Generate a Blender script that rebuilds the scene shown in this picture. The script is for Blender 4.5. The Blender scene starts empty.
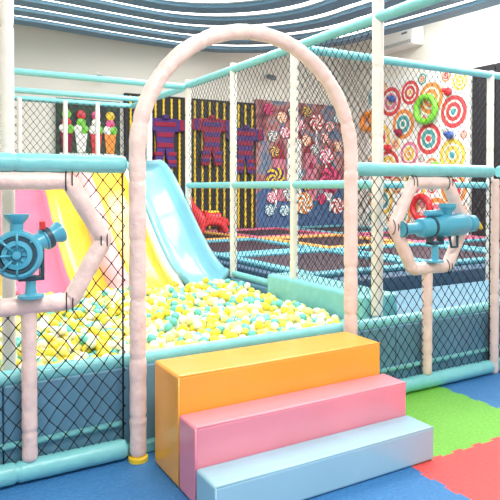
import bpy, bmesh, math, random
import numpy as np
from mathutils import Vector, Matrix
random.seed(7); np.random.seed(7)
S=bpy.context.scene
S.view_settings.view_transform='Standard'

# ---------------------------------------------------------------- helpers
def lin(c):
    return tuple(((x/255)/12.92 if x/255<=0.04045 else ((x/255+0.055)/1.055)**2.4) for x in c)
MATS={}
def mat(name,rgb,rough=0.45,bump=0.0,bscale=8.0,emit=0.0,var=0.04,spec=0.5,coat=0.0):
    if name in MATS: return MATS[name]
    m=bpy.data.materials.new(name); m.use_nodes=True
    nt=m.node_tree; b=nt.nodes['Principled BSDF']
    c=lin(rgb)
    tc=nt.nodes.new('ShaderNodeTexCoord')
    nz=nt.nodes.new('ShaderNodeTexNoise'); nz.inputs['Scale'].default_value=bscale; nz.inputs['Detail'].default_value=3
    nt.links.new(tc.outputs['Object'],nz.inputs['Vector'])
    cr=nt.nodes.new('ShaderNodeValToRGB')
    cr.color_ramp.elements[0].position=0.3; cr.color_ramp.elements[1].position=0.7
    cr.color_ramp.elements[0].color=(*[max(0,x*(1-var)) for x in c],1)
    cr.color_ramp.elements[1].color=(*[min(1,x*(1+var)) for x in c],1)
    nt.links.new(nz.outputs['Fac'],cr.inputs['Fac']); nt.links.new(cr.outputs['Color'],b.inputs['Base Color'])
    b.inputs['Roughness'].default_value=rough
    b.inputs['Specular IOR Level'].default_value=spec
    b.inputs['Coat Weight'].default_value=coat
    if bump>0:
        bp=nt.nodes.new('ShaderNodeBump'); bp.inputs['Strength'].default_value=bump; bp.inputs['Distance'].default_value=0.02
        nt.links.new(nz.outputs['Fac'],bp.inputs['Height']); nt.links.new(bp.outputs['Normal'],b.inputs['Normal'])
    if emit>0:
        b.inputs['Emission Color'].default_value=(*c,1); b.inputs['Emission Strength'].default_value=emit
    MATS[name]=m; return m

def empty(name):
    e=bpy.data.objects.new(name,None); S.collection.objects.link(e); e.empty_display_size=0.1; return e
def mkobj(name,verts,faces,mats,parent=None,smooth=False,midx=None):
    me=bpy.data.meshes.new(name); me.from_pydata([tuple(v) for v in verts],[],faces)
    if not isinstance(mats,(list,tuple)): mats=[mats]
    for m in mats: me.materials.append(m)
    if midx is not None: me.polygons.foreach_set('material_index',midx)
    if smooth is True: me.polygons.foreach_set('use_smooth',[True]*len(faces))
    elif smooth: me.polygons.foreach_set('use_smooth',smooth)
    me.update()
    o=bpy.data.objects.new(name,me); S.collection.objects.link(o)
    if parent: o.parent=parent
    return o
def box(name,lo,hi,m,parent=None,bev=0.0,seg=3):
    x0,y0,z0=lo; x1,y1,z1=hi
    v=[(x0,y0,z0),(x1,y0,z0),(x1,y1,z0),(x0,y1,z0),(x0,y0,z1),(x1,y0,z1),(x1,y1,z1),(x0,y1,z1)]
    f=[(0,3,2,1),(4,5,6,7),(0,1,5,4),(1,2,6,5),(2,3,7,6),(3,0,4,7)]
    o=mkobj(name,v,f,m,parent,smooth=bev>0)
    if bev>0:
        b=o.modifiers.new('b','BEVEL'); b.width=bev; b.segments=seg; b.harden_normals=True
    return o
def resample(pts,step):
    out=[Vector(pts[0])]
    for a,b in zip(pts[:-1],pts[1:]):
        a=Vector(a);b=Vector(b);L=(b-a).length
        n=max(1,int(round(L/step)))
        for i in range(1,n+1): out.append(a.lerp(b,i/n))
    return out
def tube(name,pts,r,m,parent=None,sides=16,closed=False):
    pts=[Vector(p) for p in pts]; n=len(pts)
    rs=r if isinstance(r,(list,tuple)) else [r]*n
    T=[]
    for i in range(n):
        if closed: t=pts[(i+1)%n]-pts[i-1]
        else: t=pts[min(n-1,i+1)]-pts[max(0,i-1)]
        T.append(t.normalized())
    ref=Vector((0,0,1)) if abs(T[0].z)<0.9 else Vector((0,1,0))
    N=(ref-T[0]*ref.dot(T[0])).normalized()
    V=[];F=[];sm=[]
    for i in range(n):
        N=(N-T[i]*N.dot(T[i])).normalized(); B=T[i].cross(N)
        for k in range(sides):
            a=2*math.pi*k/sides
            V.append(pts[i]+(N*math.cos(a)+B*math.sin(a))*rs[i])
    cnt=n if closed else n-1
    for i in range(cnt):
        j=(i+1)%n
        for k in range(sides):
            k2=(k+1)%sides
            F.append((i*sides+k,i*sides+k2,j*sides+k2,j*sides+k)); sm.append(True)
    if not closed:
        F.append(tuple(reversed(range(sides)))); F.append(tuple((n-1)*sides+k for k in range(sides))); sm+= [False,False]
    return mkobj(name,V,F,m,parent,smooth=sm)
def pad_pipe(name,pts,r,m,parent=None,seg=0.4,sides=16,off=0.2,closed=False,wr=0.015):
    P=resample(pts,0.014); d=0; rs=[]
    if closed: P=P[:-1]
    for i,p in enumerate(P):
        if i: d+=(P[i]-P[i-1]).length
        q=((d+off)%seg); q=min(q,seg-q)
        rs.append(r*(1-0.16*math.exp(-(q/0.008)**2)+wr*math.sin(d*37+off*9)*math.sin(d*11)))
    if not closed:
        rs[0]*=0.85; rs[-1]*=0.85
    return tube(name,P,rs,m,parent,sides,closed)
def lathe(name,prof,O,D,m,parent=None,n=28):
    O=Vector(O);D=Vector(D).normalized()
    ref=Vector((0,0,1)) if abs(D.z)<0.9 else Vector((1,0,0))
    A=(ref-D*ref.dot(D)).normalized();B=D.cross(A)
    V=[];F=[]
    for r,t in prof:
        for k in range(n):
            a=2*math.pi*k/n; V.append(O+D*t+(A*math.cos(a)+B*math.sin(a))*max(r,1e-4))
    for i in range(len(prof)-1):
        for k in range(n):
            k2=(k+1)%n; F.append((i*n+k,i*n+k2,(i+1)*n+k2,(i+1)*n+k))
    F.append(tuple(reversed(range(n)))); F.append(tuple((len(prof)-1)*n+k for k in range(n)))
    o=mkobj(name,V,F,m,parent,smooth=False)
    for p in o.data.polygons: p.use_smooth=True
    e=o.modifiers.new('es','EDGE_SPLIT'); e.split_angle=math.radians(35)
    return o
def ball(name,c,r,m,parent=None,sc=(1,1,1)):
    bm=bmesh.new(); bmesh.ops.create_icosphere(bm,subdivisions=3,radius=r)
    for v in bm.verts: v.co=Vector((v.co.x*sc[0]+c[0],v.co.y*sc[1]+c[1],v.co.z*sc[2]+c[2]))
    me=bpy.data.meshes.new(name); bm.to_mesh(me); bm.free(); me.materials.append(m)
    me.polygons.foreach_set('use_smooth',[True]*len(me.polygons))
    o=bpy.data.objects.new(name,me); S.collection.objects.link(o); o.parent=parent; return o
def skin(name,verts,edges,radii,m,parent,root=0):
    me=bpy.data.meshes.new(name); me.from_pydata(verts,edges,[]); me.materials.append(m)
    o=bpy.data.objects.new(name,me); S.collection.objects.link(o); o.parent=parent
    s=o.modifiers.new('skin','SKIN'); s.use_smooth_shade=True
    for i,r in enumerate(radii): me.skin_vertices[0].data[i].radius=(r,r)
    for i in range(len(radii)): me.skin_vertices[0].data[i].use_root=(i==root)
    b=o.modifiers.new('sub','SUBSURF'); b.levels=2;b.render_levels=2
    return o
def net(name,O,U,V,w,h,m,parent,cw=0.075,ch=0.09,r=0.0025,pred=None,jit=0.005,wave=0.012):
    O=Vector(O);U=Vector(U).normalized();V=Vector(V).normalized();N=U.cross(V)
    nw=int(w/(cw/2)); nh=int(h/(ch/2)); du=w/nw; dv=h/nh
    rnd=random.Random(3); K={}
    for i in range(nw+1):
        for j in range(nh+1):
            e=0 if (i in(0,nw) or j in (0,nh)) else 1
            K[i,j]=(O+U*(i*du+e*rnd.uniform(-jit,jit))+V*(j*dv+e*rnd.uniform(-jit,jit))+N*(e*wave*math.sin(i*du*5)*math.sin(j*dv*4+i*.1)))
    vs=[];fs=[]
    for i in range(nw):
        for j in range(nh+1):
            if (i+j)%2: continue
            for dj in (1,-1):
                j2=j+dj
                if j2<0 or j2>nh: continue
                if pred and not pred((i+.5)*du,(j+dj*.5)*dv): continue
                a=K[i,j];b=K[i+1,j2]; t=(b-a).normalized(); p=t.cross(N)
                # thickened knots at both ends, thin strand between
                base=len(vs)
                for q,rr in ((a,r*1.7),(a.lerp(b,.12),r),(a.lerp(b,.88),r),(b,r*1.7)):
                    for k in range(3):
                        an=2*math.pi*k/3
                        vs.append(q+(p*math.cos(an)+N*math.sin(an))*rr)
                for s in range(3):
                    for k in range(3):
                        k2=(k+1)%3; fs.append((base+s*3+k,base+s*3+k2,base+s*3+3+k2,base+s*3+3+k))
    return mkobj(name,vs,fs,m,parent,smooth=True)
def poly_plate(name,pts2,O,U,V,th,m,parent):
    O=Vector(O);U=Vector(U);V=Vector(V);N=U.cross(V)
    n=len(pts2); vs=[O+U*a+V*b for a,b in pts2]+[O+U*a+V*b+N*th for a,b in pts2]
    f=[tuple(reversed(range(n))),tuple(range(n,2*n))]+[(i,(i+1)%n,n+(i+1)%n,n+i) for i in range(n)]
    return mkobj(name,vs,f,m,parent)

# ---------------------------------------------------------------- materials
CYAN=mat('cyan_vinyl',(126,204,210),0.38,0.45,12,coat=.15)
CYAN2=mat('cyan_slide_plastic',(122,192,212),0.22,0.0,4,coat=.3)
PALE=mat('pale_pink_vinyl',(238,212,206),0.42,0.75,13,coat=.1,var=.08)
WHITEP=mat('white_post_vinyl',(236,231,224),0.4,0.4,13)
TEAL=mat('muted_blue_vinyl',(98,146,172),0.45,0.35,5,var=.1)
YEL=mat('step_orange_vinyl',(250,172,62),0.30,0.38,3.5,coat=.3)
PNK=mat('step_pink_vinyl',(242,146,164),0.30,0.38,3.5,coat=.3)
BLU=mat('step_blue_vinyl',(160,204,222),0.30,0.38,3.5,coat=.3)
SLY=mat('slide_yellow',(242,188,44),0.25,coat=.2)
SLP=mat('slide_pink',(226,116,148),0.25,coat=.2)
SLR=mat('slide_ridge_pink',(232,170,172),0.3,coat=.2)
BLACK=mat('net_black',(20,22,26),0.6)
DARK=mat('dark_padding',(30,28,34),0.6,0.2,5)
BED=mat('trampoline_bed',(52,34,50),0.6,0.2,5)
WALL=mat('wall_paint',(244,240,230),0.8,0.03,30,var=.01)
CEIL=mat('ceiling_paint',(244,246,244),0.85,0.0,10,var=.01)
GREY=mat('grey_plastic',(120,130,138),0.4)
CAN=mat('cannon_blue',(74,168,198),0.3,coat=.3)
CAND=mat('cannon_dark',(40,70,88),0.4)
RED=mat('red_plastic',(214,44,52),0.35)
GRN=mat('green_plastic',(120,205,60),0.35)
BLUEP=mat('blue_plastic',(60,90,160),0.35)
ORG=mat('orange_plastic',(250,150,50),0.35)
YELP=mat('yellow_plastic',(246,208,50),0.35)
MAGP=mat('pink_plastic',(236,80,140),0.35)
WHT=mat('white_plastic',(244,244,240),0.35,var=.01)
PURP=mat('purple_cloth',(78,52,120),0.8,.2,20)
MAR=mat('maroon_cloth',(150,34,66),0.8,.2,20)

# ---------------------------------------------------------------- room
XL,XR,YF,YB,ZC=-3.2,8.8,-2.5,11.0,4.7
box('floor',(XL,YF,-0.1),(XR,YB,-0.014),mat('floor_paint',(120,130,140),.6,.05,3))
box('wall_back',(XL,YB,-0.1),(XR+.15,YB+.15,ZC),WALL)
box('wall_right',(XR,YF,-0.1),(XR+.15,YB,ZC),WALL)
box('wall_left',(XL-.15,YF,-0.1),(XL,YB+.15,ZC),WALL)
box('ceiling',(XL-.15,YF,ZC),(XR+.15,YB+.15,ZC+.1),CEIL)
# curved ceiling feature
cb=empty('ceiling_baffles')
RIB=mat('baffle_blue',(96,136,162),0.5,0.05,4); LED=mat('led_strip',(255,252,244),.5,emit=4.0)
SOF=mat('soffit_white',(220,230,234),.6)
def rib(i,m,w,z0,z1,nm):
    o=i
    Yc=10.65-o; Xc=7.2-o; R=max(2.6-o*0.4,.5)
    path=[]
    for k in range(0,30):
        xx=XL+.1+(Xc-R-XL-.1)*k/29
        path.append((xx,Yc-.5*(1-k/29)**1.0-.35*(math.sin((xx)*0.8))**2*(1-k/29)))
    Yq=path[-1][1]
    for k in range(1,17):
        a=math.pi/2*(1-k/16); path.append((Xc-R+R*math.cos(a),Yq-R+R*math.sin(a)))
    for k in range(1,12): path.append((Xc+.25*math.sin(k*.5),Yq-R-(Yq-R-YF-.2)*k/11))
    vs=[];fs=[]
    n=len(path)
    for k,(px,py) in enumerate(path):
        a=Vector(path[max(0,k-1)]);b=Vector(path[min(n-1,k+1)]);t=(b-a).normalized();nn=Vector((-t.y,t.x))*w/2
        for s,z in((1,z0),(-1,z0),(-1,z1),(1,z1)): vs.append((px+nn.x*s,py+nn.y*s,z))
    for k in range(n-1):
        for q in range(4):
            q2=(q+1)%4; fs.append((k*4+q,k*4+q2,(k+1)*4+q2,(k+1)*4+q))
    fs.append((0,1,2,3)); fs.append(((n-1)*4+3,(n-1)*4+2,(n-1)*4+1,(n-1)*4))
    mkobj(nm,vs,fs,m,cb)
for k in range(9):
    rib(k*0.56,RIB,0.30,4.07,4.12,'baffle_%d'%k)
    rib(k*0.56+.14,SOF,0.555,4.125,4.15,'soffit_%d'%k)
    rib(k*0.56,SOF,0.06,4.15,4.7,'hanger_%d'%k)
    rib(k*0.56+.28,LED,0.10,4.105,4.124,'light_strip_%d'%k)

# ---------------------------------------------------------------- puzzle mats
T=1.07; X0=2.19; Y0=2.18
mb=mat('mat_blue',(58,124,184),.6,.5,60,var=.12); mg=mat('mat_green',(120,192,72),.6,.5,60,var=.12); mr=mat('mat_red',(232,84,84),.6,.5,60,var=.12)
pm=empty('puzzle_floor_mat')
def edge(a,b):
    a=Vector(a);b=Vector(b);d=b-a;L=d.length;d.normalize();n=Vector((-d.y,d.x));p=[];N=14
    for i in range(N):
        s=L*i/N;e=L*(i+1)/N;w=.008; h=.018
        p.append(a+d*s+n*0)
        if i%2==0 and 0<i:
            p[-1]=a+d*(s+w)
            p.append(a+d*(s-w/2)+n*h); p.append(a+d*(e+w/2)+n*h); p.append(a+d*(e-w))
    return p
colmap={(0,0):mg,(-1,0):mb,(-1,-1):mb,(0,-1):mr,(1,0):mb,(1,-1):mg,(-2,0):mb,(-2,-1):mb,(-3,0):mr,(-3,-1):mb,(2,0):mr,(2,-1):mb}
for i in range(-4,5):
    for j in range(-3,1):
        x=X0+i*T;y=Y0+j*T; x1=x+T;y1=y+T
        m=colmap.get((i,j),[mb,mg,mr][(i*2+j)%3])
        e1=edge((x,y),(x1,y)); e2=edge((x1,y),(x1,y1)); e3=list(reversed(edge((x,y1),(x1,y1)))); e4=list(reversed(edge((x,y),(x,y1))))
        pts=e1+e2+[Vector((x1,y1))]+e3+e4
        q=[]
        for p in pts:
            if not q or (p-q[-1]).length>1e-5: q.append(p)
        if (q[0]-q[-1]).length<1e-5:q.pop()
        poly_plate('tile_%d_%d'%(i+4,j+3),[(p.x,p.y) for p in q],(0,0,-.013),(1,0,0),(0,1,0),.013,m,pm)

# ---------------------------------------------------------------- foam steps
st=empty('foam_steps')
box('orange_step',(1.09,2.55,0.001),(2.325,2.86,.525),YEL,st,.016,4)
box('pink_step',(1.09,2.365,0.001),(2.345,2.549,.35),PNK,st,.016,4)
box('blue_step',(1.09,2.17,0.001),(2.345,2.364,.175),BLU,st,.016,4)
for nm,y,z,m,x1 in(('seam_o',2.55,.525,YEL,2.32),('seam_p',2.365,.35,PNK,2.34),('seam_b',2.17,.175,BLU,2.34)):
    tube(nm,[(1.095,y+.005,z-.005),(x1,y+.005,z-.005)],.0045,m,st,8)
    tube(nm+'_side',[(1.095,y+.005,z-.005),(1.095,y+.005,.005)],.0045,m,st,8)

# ---------------------------------------------------------------- arch
ar=empty('entrance_arch')
xa,xb,ya,zs=1.03,2.42,2.93,1.575; rr=(xb-xa)/2; cx=(xa+xb)/2
path=[(xa,ya,.03),(xa,ya,zs)]+[(cx-rr*math.cos(math.pi*k/40),ya,zs+rr*math.sin(math.pi*k/40)) for k in range(1,40)]+[(xb,ya,zs),(xb,ya,.03)]
pad_pipe('arch_padding',path,.043,PALE,ar,seg=.3,sides=24,off=.1,wr=.04)
for x in (xa,xb):
    lathe('foot_%d'%(x*10),[(.05,0),(.05,.02),(.03,.03),(.03,.06)],(x,ya,0),(0,0,1),YELP,ar)

# ---------------------------------------------------------------- front fence panels
def hexpts(cx,cz,s,y):
    return [(cx+s*math.cos(math.radians(60*k)),y,cz+s*math.sin(math.radians(60*k))) for k in range(6)]
def inhex(x,z,cx,cz,s):
    x=abs(x-cx);z=abs(z-cz); return z<s*.866 and (math.sqrt(3)*x+z)<math.sqrt(3)*s
def front_panel(x0,x1,hx):
    P=empty('netted_fence_panel'); y=2.98; hz=1.135; s=.34
    pad_pipe('top_rail',[(x0,y,1.515),(x1,y,1.515)],.045,CYAN,P,seg=.7,sides=20)
    pad_pipe('bottom_rail',[(x0,y,.055),(x1,y,.055)],.05,CYAN,P,seg=.7,sides=20)
    h=hexpts(hx,hz,s,y-.005); h=h+[h[0]]
    pad_pipe('hexagon_frame',h,.043,PALE,P,seg=.34,sides=20,off=0,closed=True,wr=.04)
    pad_pipe('hexagon_post',[(hx-.02,y,.1),(hx-.02,y,hz-s*.866)],.036,PALE,P,seg=.34,wr=.04)
    net('net',(x0,y,.09),(1,0,0),(0,0,1),x1-x0,1.39,BLACK,P,pred=lambda u,v:not inhex(u+x0,v+.09,hx,hz,s),r=.0028)
    for k in (0,2,3,5,1):
        a=h[k]
        for q in range(2):
            P0=Vector((a[0]+.03*(q-.5),y-.005,a[2]))
            tube('tie_%d_%d'%(k,q),[P0+Vector((.012*math.cos(t),.046*math.cos(t),.050*math.sin(t))) for t in np.linspace(0,2*math.pi,17)[:-1]],.003,BLACK,P,6,closed=True)
    for xe in (x0+.012,x1-.012):
        tube('edge_rope',[(xe,y,.09),(xe,y,1.47)],.005,BLACK,P,8)
    return P
front_panel(-.75,.98,.53)
P2=front_panel(2.47,3.80,3.16)
pad_pipe('end_post',[(3.84,2.98,0),(3.84,2.98,1.46)],.036,PALE,P2)
P3=front_panel(3.88,5.2,4.55)
pad_pipe('end_post',[(5.25,2.98,0),(5.25,2.98,1.60)],.042,PALE,P3)
tp=empty('tall_padded_post')
pad_pipe('pole',[(.45,3.19,.0),(.45,3.19,4.06)],.033,WHITEP,tp,seg=.6)

# ---------------------------------------------------------------- ball pit shell
bp=empty('ball_pit')
for i,(a,b) in enumerate([(-1.6,-.6),(-.6,.4),(.4,1.4),(1.4,2.4),(2.4,2.9),(2.9,3.9),(3.9,4.9)]):
    box('front_pad_%d'%i,(a+.002,3.03,0),(b-.002,3.13,.455),TEAL,bp,.012)
tube('front_rim',resample([(-1.6,3.08,.475),(4.9,3.08,.475)],.2),.040,CYAN,bp,20)
box('front_skirt',(.99,2.98,.0),(2.46,3.028,.06),CYAN,bp,.01)
tube('skirt_rail',[(-1.6,3.02,.17),(.97,3.02,.17)],.016,CYAN,bp)
tube('skirt_rail_b',[(2.5,3.02,.17),(4.9,3.02,.17)],.016,CYAN,bp)
box('side_bench',(2.9,3.36,0),(3.24,4.72,.60),CYAN,bp,.03)
for i,(a,b) in enumerate([(4.73,5.6),(5.61,6.6),(6.61,7.3)]):
    box('side_pad_%d'%i,(2.93,a,0),(3.05,b,.46),TEAL,bp,.02)
box('side_front_pad',(2.9,3.14,0),(3.05,3.35,.46),TEAL,bp,.02)
box('left_wall_pad',(-1.72,3.03,0),(-1.6,7.4,.5),TEAL,bp,.02)
box('pit_floor',(-1.6,3.13,0),(2.92,7.4,.25),mat('pit_floor',(120,150,150),.7),bp)

# balls
def build_balls():
    bm=bmesh.new(); bmesh.ops.create_icosphere(bm,subdivisions=2,radius=.032)
    bv=np.array([v.co[:] for v in bm.verts]); bf=np.array([[v.index for v in f.verts] for f in bm.faces]); bm.free()
    cs=[];sp=.0595
    for layer,(z,dx) in enumerate([(.352,0),(.40,.03)]):
        j=0;y=3.19
        while y<6.05:
            x=-1.5+(j%2)*sp/2+dx
            while x<2.86:
                inside=not(y>5.44 and x>-.15) and not ((x-.45)**2+(y-3.19)**2<.075**2)
                if inside:
                    lump=.024*math.sin(x*3.1+1)*math.sin(y*2.3)+.017*math.sin(x*7+y*5)+ (.02 if y>4.5 else 0)
                    if layer==0 or random.random()<.93:
                        cs.append((x+random.gauss(0,.009),y+random.gauss(0,.009),z+lump+random.gauss(0,.012)))
                x+=sp
            y+=sp*.866; j+=1
    for _ in range(300):
        x=random.uniform(-1.4,2.8);y=random.uniform(3.3,5.4)
        lump=.022*math.sin(x*3.1+1)*math.sin(y*2.3)+.015*math.sin(x*7+y*5)+ (.02 if y>4.5 else 0)
        cs.append((x,y,.448+lump))
    cs=np.array(cs);n=len(cs)
    V=(bv[None]+cs[:,None]).reshape(-1,3); F=(bf[None]+(np.arange(n)*len(bv))[:,None,None]).reshape(-1,3)
    me=bpy.data.meshes.new('ball_pit_balls')
    me.vertices.add(len(V)); me.vertices.foreach_set('co',V.ravel())
    me.loops.add(len(F)*3); me.loops.foreach_set('vertex_index',F.ravel())
    me.polygons.add(len(F)); me.polygons.foreach_set('loop_start',np.arange(len(F))*3)
    try: me.polygons.foreach_set('loop_total',np.full(len(F),3))
    except Exception: pass
    for m in (mat('ball_yellow',(244,222,64),.3,coat=.2),mat('ball_mint',(110,206,200),.3,coat=.2),mat('ball_white',(248,246,238),.3,coat=.2,var=.01),mat('ball_lemon',(244,238,150),.3,coat=.2)):
        me.materials.append(m)
    c=np.random.choice(4,n,p=[.33,.19,.30,.18])
    me.update(calc_edges=True)
    me.polygons.foreach_set('material_index',np.repeat(c,len(bf)).astype(np.int32))
    me.polygons.foreach_set('use_smooth',np.ones(len(F),dtype=bool))
    me.validate()
    o=bpy.data.objects.new('ball_pit_balls',me); S.collection.objects.link(o)
build_balls()

# ---------------------------------------------------------------- slides
sl=empty('multi_lane_slide')
def sz(y):
    s=min(1,max(0,(7.35-y)/1.75)); sm=s*s*(3-2*s)
    return .40+1.2*(1-(.45*s+.55*sm))
def lane(nm,xa,xb,m,lip=.1,yend=5.5,dz=0):
    ys=[8.0-(8.0-yend)*k/60 for k in range(61)]; nx=14; V=[];F=[]
    for y in ys:
        for i in range(nx+1):
            q=i/nx; V.append((xa+(xb-xa)*q,y,sz(y)+dz+lip*abs(2*q-1)**4))
    for j in range(60):
        for i in range(nx):
            a=j*(nx+1)+i; F.append((a,a+nx+1,a+nx+2,a+1))
    o=mkobj(nm,V,F,m,sl,smooth=True)
    s=o.modifiers.new('s','SOLIDIFY'); s.thickness=.05; s.offset=-1
def divider(nm,xa,xb,m,yend=5.5,h=.16):
    ys=[8.0-(8.0-yend)*k/60 for k in range(61)]; V=[];F=[];nx=10
    for k,y in enumerate(ys):
        for i in range(nx+1):
            a=math.pi*i/nx; e=min(1,(60-k)/3)
            V.append(((xa+xb)/2-(xb-xa)/2*math.cos(a),y,sz(y)-.04+(h+.04)*math.sin(a)**.6*max(e,.2)))
    for j in range(60):
        for i in range(nx):
            a=j*(nx+1)+i; F.append((a,a+nx+1,a+nx+2,a+1))
    o=mkobj(nm,V,F,m,sl,smooth=True)
    s=o.modifiers.new('s','SOLIDIFY'); s.thickness=.03; s.offset=-1
lane('cyan_lane',2.42,2.9,CYAN2,.16,5.5,.0)
divider('divider_a',2.33,2.43,WHT,5.45,.12)
lane('yellow_lane',1.92,2.34,SLY,.06)
divider('divider_b',1.68,1.93,SLR,5.5,.17)
lane('yellow_lane_b',1.38,1.69,SLY,.05)
divider('divider_d',1.32,1.39,SLY,5.5,.1)
lane('pink_lane',.88,1.33,SLP,.1)
divider('divider_c',.76,.89,SLP,5.5,.14)
lane('yellow_lane_c',.38,.77,SLY,.06)
lane('cyan_lane_b',-.1,.38,CYAN2,.1)
box('tower_deck',(-.1,7.45,0),(2.9,8.6,1.54),TEAL,sl,.02)
tw=sl
for nm,y in(('a',6.63),('b',7.9)):
    pad_pipe('rail_'+nm,[(-1.6,y,2.6),(2.93 if nm=='a' else 2.95,y,2.6)],.036,CYAN,tw,seg=.9)
pad_pipe('rail_side',[(-1.6,6.63,2.6),(-1.6,7.9,2.6)],.04,CYAN,tw)
pad_pipe('rail_right',[(2.95,6.72,2.6),(2.95,8.6,2.6)],.04,CYAN,tw)
pad_pipe('rail_c',[(-.1,8.6,2.6),(2.95,8.6,2.6)],.036,CYAN,tw)
for x in (-1.6,2.95): pad_pipe('post_b',[(x,7.9,0),(x,7.9,2.6)],.04,WHITEP,tw)
pad_pipe('post_c',[(-1.6,6.63,0),(-1.6,6.63,2.6)],.04,WHITEP,tw)
for x in (0.6,1.35,1.95,2.4): pad_pipe('post_d',[(x,8.5,1.54),(x,8.5,2.6)],.032,WHITEP,tw)
net('net_back',(-.1,8.55,1.6),(1,0,0),(0,0,1),3.0,.98,BLACK,tw,r=.0036,cw=.09,ch=.11)

# ---------------------------------------------------------------- side + cross fence
sf=empty('tall_net_fence')
for i,y in enumerate((3.30,4.37,5.49,6.63)):
    pad_pipe('post_%d'%i,[(2.97,y,.46 if i else .46),(2.97,y,2.68 if i else 2.75)],.042 if i==0 else .036,WHITEP,sf,seg=.5)
pad_pipe('top_rail',[(2.97,2.6,2.62),(2.97,6.63,2.62)],.040,CYAN,sf,seg=.8)
pad_pipe('mid_rail',[(2.97,3.3,1.42),(2.97,6.63,1.42)],.034,CYAN,sf,seg=.8)
pad_pipe('low_rail',[(2.97,4.7,.50),(2.97,6.63,.50)],.032,CYAN,sf,seg=.8)
net('net',(2.97,3.3,.5),(0,1,0),(0,0,1),3.33,2.12,BLACK,sf,r=.0028)
cf=sf
pad_pipe('cross_top_rail',[(2.97,4.37,2.62),(8.2,4.37,2.62)],.038,CYAN,cf,seg=.8)
pad_pipe('cross_mid_rail',[(2.97,4.40,1.42),(8.2,4.40,1.42)],.034,CYAN,cf,seg=.8)
for i,x in enumerate((5.55,8.2)): pad_pipe('cross_post_%d'%i,[(x,4.37,0),(x,4.37,2.66)],.038,WHITEP,cf,seg=.5)
net('cross_net',(3.0,4.40,.5),(1,0,0),(0,0,1),5.2,2.12,BLACK,cf,r=.0025)

# ---------------------------------------------------------------- trampoline area
tr=empty('trampoline_court')
box('near_deck',(3.26,3.15,0),(8.2,4.30,.40),TEAL,tr,.02)
box('deck',(3.26,4.5,0),(8.79,10.87,.50),mat('court_pad_blue',(60,92,122),.5,.2,4),tr,.02)
pc=[mat('pad_orange',(230,170,90),.5,.15,6),mat('pad_pink',(210,104,134),.5,.15,6),mat('pad_teal',(96,168,186),.5,.15,6)]
k=0
for i in range(3):
    for j in range(3):
        x0=3.4+i*1.78;y0=4.75+j*2.03;x1=x0+1.7;y1=y0+1.95;w=.16
        m=pc[2] if j==0 else pc[(i+j+1)%3]
        for nm,lo,hi in(('a',(x0,y0,.5),(x1,y0+w,.55)),('b',(x0,y1-w,.5),(x1,y1,.55)),('c',(x0,y0+w,.5),(x0+w,y1-w,.55)),('d',(x1-w,y0+w,.5),(x1,y1-w,.55))):
            box('frame_pad_%d%s'%(k,nm),lo,hi,m,tr,.02)
        box('bed_%d'%k,(x0+w,y0+w,.5),(x1-w,y1-w,.515),BED,tr); k+=1

# ---------------------------------------------------------------- back wall features
vw=empty('striped_velcro_panel')
box('black_backing',(3.6,10.90,0),(6.42,10.99,3.16),DARK,vw)
for i in range(17):
    x=3.70+i*.165
    P=[(x,10.89,z) for z in np.arange(.55,3.12,.045)]
    tube('yellow_stripe_%d'%i,P,[.018 if q%2 else .028 for q in range(len(P))],YELP,vw,6)
def suit(x,z,ca,cbm):
    P=empty('velcro_jumpsuit')
    out=[(-.13,.42),(.13,.42),(.42,.40),(.46,.18),(.2,.16),(.17,-.1),(.24,-.52),(.06,-.52),(0,-.18),(-.06,-.52),(-.24,-.52),(-.17,-.1),(-.2,.16),(-.46,.18),(-.42,.40)]
    poly_plate('body',out,(x,10.84,z),(1,0,0),(0,0,1),.07,ca,P)
    o=P.children[0]; b=o.modifiers.new('b','BEVEL'); b.width=.02;b.segments=2
    for q,(a,w) in enumerate([(.3,.2),(.1,.15),(-.1,.15)]):
        box('stripe_%d'%q,(x-w-.02,10.755,z+a-.045),(x+w+.02,10.84,z+a+.045),cbm,P,.01)
    for s in(-1,1):
        for q,dz in enumerate((-.45,-.30)):
            box('leg_stripe_%d_%d'%(s,q),(x+s*.14-.09,10.755,z+dz),(x+s*.14+.09,10.84,z+dz+.07),cbm,P,.01)
        box('arm_stripe_%d'%s,(x+s*.34-.045,10.755,z+.19),(x+s*.34+.045,10.84,z+.39),cbm,P,.01)
    lathe('collar',[(.07,0),(.07,.06),(.05,.08)],(x,10.77,z+.4),(0,0,1),ca,P)
suit(4.35,2.3,PURP,MAR); suit(5.35,2.35,MAR,PURP); suit(6.12,2.2,PURP,MAR)
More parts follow.
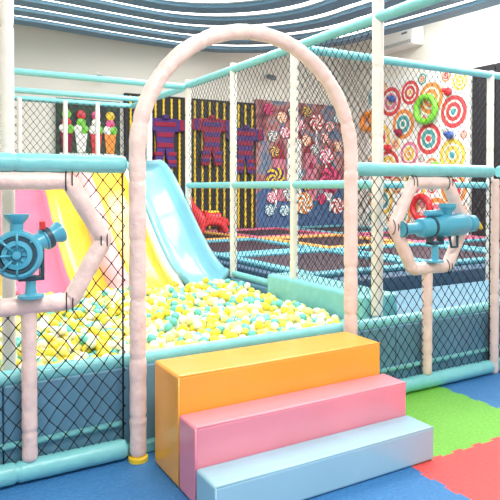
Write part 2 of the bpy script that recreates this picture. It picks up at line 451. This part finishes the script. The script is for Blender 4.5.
# candy mural
def swirl(nm,c,r,U,V,cols,parent,th=.03,n=12,rings=7,tw=1.6):
    c=Vector(c);U=Vector(U);V=Vector(V);N=U.cross(V);vs=[c+N*th];fs=[];mi=[]
    K=n*2
    for a in range(1,rings+1):
        q=a/rings
        for k in range(K):
            an=2*math.pi*k/K+tw*q
            vs.append(c+(U*math.cos(an)+V*math.sin(an))*r*q+N*th*(1-q*q*.4))
    for k in range(K): vs.append(c+(U*math.cos(2*math.pi*k/K+tw)+V*math.sin(2*math.pi*k/K+tw))*r)
    for k in range(K):
        fs.append((0,1+k,1+(k+1)%K)); mi.append((k//2)%len(cols))
    for a in range(rings):
        for k in range(K):
            b=1+a*K
            fs.append((b+k,b+K+k,b+K+(k+1)%K,b+(k+1)%K)); mi.append((k//2)%len(cols))
    return mkobj(nm,vs,fs,cols,parent,midx=mi)
cm=empty('candy_mural')
def nz_panel(name,cols,scale):
    m=bpy.data.materials.new(name);m.use_nodes=True;nt=m.node_tree;b=nt.nodes['Principled BSDF'];b.inputs['Roughness'].default_value=.6
    tc=nt.nodes.new('ShaderNodeTexCoord');v=nt.nodes.new('ShaderNodeTexNoise');v.inputs['Scale'].default_value=scale;v.inputs['Detail'].default_value=4
    cr=nt.nodes.new('ShaderNodeValToRGB');cr.color_ramp.interpolation='LINEAR'
    e=cr.color_ramp.elements
    e[0].position=.3;e[0].color=(*lin(cols[0]),1);e[1].position=.42;e[1].color=(*lin(cols[1]),1)
    for i,c in enumerate(cols[2:]):
        x=e.new(.5+.07*i);x.color=(*lin(c),1)
    nt.links.new(tc.outputs['Object'],v.inputs['Vector']);nt.links.new(v.outputs['Fac'],cr.inputs['Fac']);nt.links.new(cr.outputs['Color'],b.inputs['Base Color'])
    return m
box('panel',(6.44,10.9,0),(8.79,10.99,3.25),nz_panel('mural_print',[(84,34,52),(150,84,96),(190,130,126),(140,140,160),(90,120,150)],2.2),cm)
HILL=mat('mural_hill',(72,104,150),.6,var=.2); PK=mat('mural_pink',(206,124,146),.6); RF=mat('mural_roof',(150,40,60),.6)
poly_plate('hill',[(6.46,.5)]+[(6.46+2.3*q/20,1.25+.18*math.sin(q*.7)) for q in range(21)]+[(8.77,.5)],(0,10.898,0),(1,0,0),(0,0,1),.006,HILL,cm)
for i,(x,w,z) in enumerate([(7.0,.3,2.0),(7.4,.36,2.45),(7.85,.3,2.15),(8.3,.26,1.8)]):
    box('tower_%d'%i,(x-w/2,10.875,1.1),(x+w/2,10.893,z),[PK,WHT][i%2],cm)
    poly_plate('roof_%d'%i,[(-w*.65,0),(w*.65,0),(0,w*1.3)],(x,10.892,z),(1,0,0),(0,0,1),.02,RF,cm)
    poly_plate('window_%d'%i,[(-.05,0),(.05,0),(.05,.12),(0,.17),(-.05,.12)],(x,10.873,z-.35),(1,0,0),(0,0,1),.004,MAR,cm)
cc=[[RED,WHT],[MAGP,WHT],[PURP,YELP],[WHT,GREY],[ORG,WHT],[CAN,WHT],[MAR,MAGP]]
rnd=random.Random(11); placed=[(7.4,2.1,.3),(7.9,1.9,.18)]
np0=len(placed)
for _ in range(900):
    r=rnd.choice([.30,.24,.18,.12]); x=rnd.uniform(6.5+r,8.75-r); z=rnd.uniform(.75+r,3.2-r)
    if all((x-a)**2+(z-b)**2>(r+c+.03)**2 for a,b,c in placed):
        placed.append((x,z,r))
for i,(x,z,r) in enumerate(placed[np0:]):
    swirl('lollipop_%d'%i,(x,10.868,z),r,(1,0,0),(0,0,1),cc[i%7],cm)
    if r>.12 and z-r>1.2: box('stick_%d'%i,(x-.02,10.85,z-r-.4),(x+.02,10.87,z-r),WHT,cm)
# poster
po=empty('ice_cream_poster')
box('board',(2.35,10.9,1.85),(3.50,10.98,2.98),nz_panel('poster_print',[(30,44,40),(44,64,54),(60,84,60),(34,40,44)],6),po)
for i,x in enumerate((2.52,2.78,3.05,3.31)):
    poly_plate('cup_%d'%i,[(-.07,0),(.07,0),(.11,.36),(-.11,.36)],(x,10.895,2.02),(1,0,0),(0,0,1),.012,[MAR,WHT,RED,ORG][i],po)
    for q,(dx,dz,mm) in enumerate([(-.05,.42,WHT),(.05,.42,GRN),(0,.54,[RED,GRN,WHT,MAGP][i]),(0,.68,[GRN,RED,MAGP,YELP][i])]):
        lathe('scoop_%d_%d'%(i,q),[(.085,0),(.08,.012),(.04,.02)],(x+dx,10.89,2.02+dz),(0,-1,0),mm,po,18)
    box('shelf_%d'%i,(x-.12,10.875,1.98),(x+.12,10.9,2.01),WHT,po)
# circle climbing wall on right wall
cw_=empty('climbing_wall')
box('panel',(8.72,7.30,.505),(8.79,10.05,3.62),WHT,cw_)
C=[mat('print_coral',(222,74,78),.6),mat('print_teal',(76,166,170),.6),mat('print_orange',(240,150,76),.6),mat('print_pink',(232,130,156),.6),mat('print_yellow',(240,200,90),.6),mat('print_white',(242,236,226),.6,var=.01),mat('print_mint',(150,208,170),.6)]
placed=[];rnd=random.Random(5)
for rr_ in (.30,.24,.17,.11,.075):
  for _ in range(700):
    r=rr_; y=rnd.uniform(7.32+r,10.03-r); z=rnd.uniform(.54+r,3.6-r)
    if all((y-a)**2+(z-b)**2>(r+c+.012)**2 for a,b,c in placed): placed.append((y,z,r))
    if rr_==.30 and len(placed)>13: break
for i,(y,z,r) in enumerate(placed):
    cs=[C[rnd.choice([0,1,2,3,4])],C[5],C[rnd.choice([0,1,2,3,4,6])],C[5],C[rnd.randrange(5)]]
    V=[];F=[];mi=[];n=28
    for q,f in enumerate((1,.72,.58,.32,.2)):
        b=len(V)
        for k in range(n):
            a=2*math.pi*k/n; V.append((8.717-.002*q,y+r*f*math.cos(a),z+r*f*math.sin(a)))
        F.append(tuple(reversed(range(b,b+n)))); mi.append(q)
    mkobj('printed_ring_%d'%i,V,F,cs,cw_,midx=mi)
def hold(y,z,m,kind,r=.16):
    if kind=='ring':
        P=[(8.62,y+r*math.cos(2*math.pi*k/24),z+r*math.sin(2*math.pi*k/24)) for k in range(24)]
        tube('ring_hold',P,.06,m,cw_,12,closed=True)
    else:
        ball('hold',(8.66,y,z),.085,m,cw_,(.6,1.1,.9)); ball('hold_bump',(8.62,y+.05,z+.03),.045,m,cw_)
hold(8.25,2.88,GRN,'ring',.24); hold(8.35,1.0,RED,'ring',.22); hold(9.9,2.8,ORG,'ring',.17)
for y,z,m in [(9.2,3.2,BLUEP),(7.75,3.15,RED),(9.3,2.2,RED),(7.7,2.35,BLUEP),(8.0,1.8,GRN),(9.4,1.4,YELP),(8.9,1.7,MAGP),(7.6,1.3,ORG),(7.8,.9,BLUEP),(9.0,2.5,MAR)]: hold(y,z,m,'b')
dp=empty('dark_padded_panel')
for i in range(4): box('pad_%d'%i,(8.70,5.34+i*.48,.505),(8.79,5.80+i*.48,3.5),DARK,dp,.02)
# AC
ac=empty('air_conditioner')
box('body',(8.48,8.45,4.16),(8.79,9.55,4.56),WHT,ac,.03)
box('vent',(8.47,8.51,4.19),(8.5,9.49,4.26),GREY,ac,.005)
for i in range(3): box('louver_%d'%i,(8.462,8.53,4.195+i*.024),(8.475,9.47,4.204+i*.024),WHT,ac)
box('display',(8.474,8.6,4.38),(8.482,8.75,4.42),GREY,ac)
for (x,z) in ((3.1,3.45),(6.74,3.8)):
    c=empty('security_camera')
    lathe('mount',[(.06,0),(.06,.03),(.02,.04),(.02,.12)],(x,10.99,z),(0,-1,0),WHT,c)
    lathe('barrel',[(.05,0),(.055,.05),(.055,.2),(.045,.21)],(x,10.9,z-.05),(.2,-1,-.3),GREY,c)
# red inflatable hopping horse standing on the trampoline court
rh=empty('red_toy_horse')
hx,hy,hz_=4.6,9.3,.55
V=[(0,0,.30),(.2,0,.31),(.30,0,.36),(.38,0,.50),(.42,0,.58),(.53,0,.53),(-.2,0,.30),(-.27,0,.27),(-.34,0,.18),
   (.22,.09,.18),(.24,.10,.05),(.22,-.09,.18),(.24,-.10,.05),(-.2,.09,.18),(-.22,.10,.05),(-.2,-.09,.18),(-.22,-.10,.05),
   (.38,.05,.67),(.38,-.05,.67)]
E=[(0,1),(1,2),(2,3),(3,4),(4,5),(0,6),(6,7),(7,8),(1,9),(9,10),(1,11),(11,12),(6,13),(13,14),(6,15),(15,16),(4,17),(4,18)]
R=[.14,.13,.11,.085,.08,.05,.13,.05,.03,.06,.055,.06,.055,.06,.055,.06,.055,.022,.022]
skin('horse_body',[(hx-x,hy+y,hz_+z) for x,y,z in V],E,R,RED,rh)
for s in(-1,1): ball('eye_%d'%s,(hx-.45,hy+.06*s,hz_+.60),.018,BLACK,rh)
box('saddle',(hx-.1,hy-.1,hz_+.405),(hx+.1,hy+.1,hz_+.44),YELP,rh,.015)

# ---------------------------------------------------------------- ball cannons
def yoke(P,x,y,zb,zc):
    lathe('flange',[(.06,0),(.06,.012),(.028,.02),(.024,.05),(.024,zc-zb-.1)],(x,y,zb),(0,0,1),CAN,P)
    for s in(-1,1): box('yoke_%d'%s,(x+s*.05-.008,y-.03,zc-.12),(x+s*.05+.008,y+.03,zc+.02),CAND,P,.004)
    box('yoke_base',(x-.058,y-.03,zc-.125),(x+.058,y+.03,zc-.105),CAND,P,.004)
c1=empty('ball_cannon'); x,y,z=.48,2.93,1.09
yoke(c1,x+.03,y,.885,z)
D=(-.22,-1,.05)
lathe('blower_housing',[(.03,-.07),(.10,-.07),(.112,-.05),(.112,.03),(.10,.045),(.088,.045),(.085,.03),(.07,.03),(.066,.05),(.045,.055),(.04,.04),(.02,.04),(.018,.07),(.004,.072)],(x-.03,y-.02,z),D,CAN,c1)
lathe('intake_ring',[(.083,0),(.083,.012),(.07,.012),(.07,0)],(x-.04,y-.055,z),D,CAND,c1)
for k in range(8):
    a=2*math.pi*k/8; p=Vector((x-.04,y-.068,z)); d=Vector((math.cos(a),0,math.sin(a)))
    tube('grille_%d'%k,[p+d*.02,p+d*.10],.006,CAN,c1,8)
lathe('barrel',[(.045,0),(.045,.10),(.052,.105),(.052,.135),(.04,.14),(.04,.16),(.05,.18),(.053,.20),(.042,.20),(.04,.18)],(x+.0,y,z+.02),(.85,.25,.35),CAN,c1)
lathe('barrel_ring',[(.055,0),(.055,.025)],(x+.1,y+.03,z+.062),(.85,.25,.35),CAND,c1)
lathe('hopper',[(.03,0),(.03,.04),(.055,.07),(.057,.085),(.045,.085),(.02,.05)],(x-.03,y,z+.1),(0,0,1),CAN,c1)
box('sight',(x+.07,y-.02,z+.11),(x+.095,y+.01,z+.15),RED,c1,.005)
tube('handle',resample([(x-.12,y,z-.02),(x-.2,y-.03,z-.03),(x-.22,y-.03,z-.11)],.02),.014,CAND,c1,10)
c2=empty('ball_cannon'); x,y,z=3.20,2.93,1.13
yoke(c2,x-.04,y,.885,z)
lathe('body',[(.035,-.36),(.05,-.36),(.05,-.33),(.038,-.32),(.038,-.2),(.06,-.19),(.066,-.17),(.066,-.02),(.075,0),(.078,.05),(.078,.22),(.07,.25),(.05,.26),(.046,.28),(.06,.29),(.06,.34),(.03,.345)],(x,y,z),(1,0,0.03),CAN,c2)
lathe('body_ring',[(.071,0),(.071,.02)],(x-.09,y,z),(1,0,.03),CAND,c2)
lathe('muzzle_ring',[(.053,0),(.053,.012)],(x-.355,y,z-.01),(1,0,.03),CAND,c2)
lathe('hopper',[(.03,0),(.035,.03),(.06,.06),(.062,.085),(.05,.085),(.02,.05)],(x+.08,y,z+.07),(0,0,1),CAN,c2)
lathe('scope',[(.018,0),(.022,.01),(.022,.14),(.016,.15)],(x-.13,y,z+.09),(1,0,0),CAN,c2)
box('scope_mount',(x-.08,y-.01,z+.05),(x-.04,y+.01,z+.09),CAND,c2,.003)
tube('handle',resample([(x+.30,y,z),(x+.38,y-.01,z+.02),(x+.42,y-.01,z-.03)],.02),.014,YELP,c2,10)
tube('trigger',resample([(x+.1,y,z-.07),(x+.11,y-.01,z-.15),(x+.17,y-.01,z-.15),(x+.18,y,z-.07)],.02),.009,CAND,c2,10)

# ---------------------------------------------------------------- lights
def area(n,loc,sx,sy,p,rot=(0,0,0),col=(1,.985,.95)):
    l=bpy.data.lights.new(n,'AREA'); l.shape='RECTANGLE'; l.size=sx; l.size_y=sy; l.energy=p; l.color=col
    o=bpy.data.objects.new(n,l); o.location=loc; o.rotation_euler=rot; S.collection.objects.link(o)
area('ceiling_light_front',(1.0,.5,4.0),2,1.2,150)
area('ceiling_light_mid',(3.0,4.3,4.0),3,2,125)
area('ceiling_light_left',(-1.5,5.5,4.0),2,3,70)
area('ceiling_light_right',(6.6,4.5,4.0),2.5,3,210)
area('back_fill_light',(4.6,6.9,4.03),4,1,210)  # added lamp outside the frame, brightens the back wall; no fixture modelled
area('corner_fill_light',(7.9,6.2,4.6),1,3,120)  # extra fill lamp, added unseen to lift the far right end
w=bpy.data.worlds.new('world'); S.world=w; w.use_nodes=True
w.node_tree.nodes['Background'].inputs[0].default_value=(1,.985,.965,1); w.node_tree.nodes['Background'].inputs[1].default_value=.9

# ---------------------------------------------------------------- camera
cd=bpy.data.cameras.new('camera'); cam=bpy.data.objects.new('camera',cd); S.collection.objects.link(cam)
cd.sensor_width=36; cd.lens=43.2; cd.clip_start=.05; cd.shift_y=-.105
cam.location=(0,0,1.4); cam.rotation_euler=(math.radians(89),0,math.radians(-30))
S.camera=cam
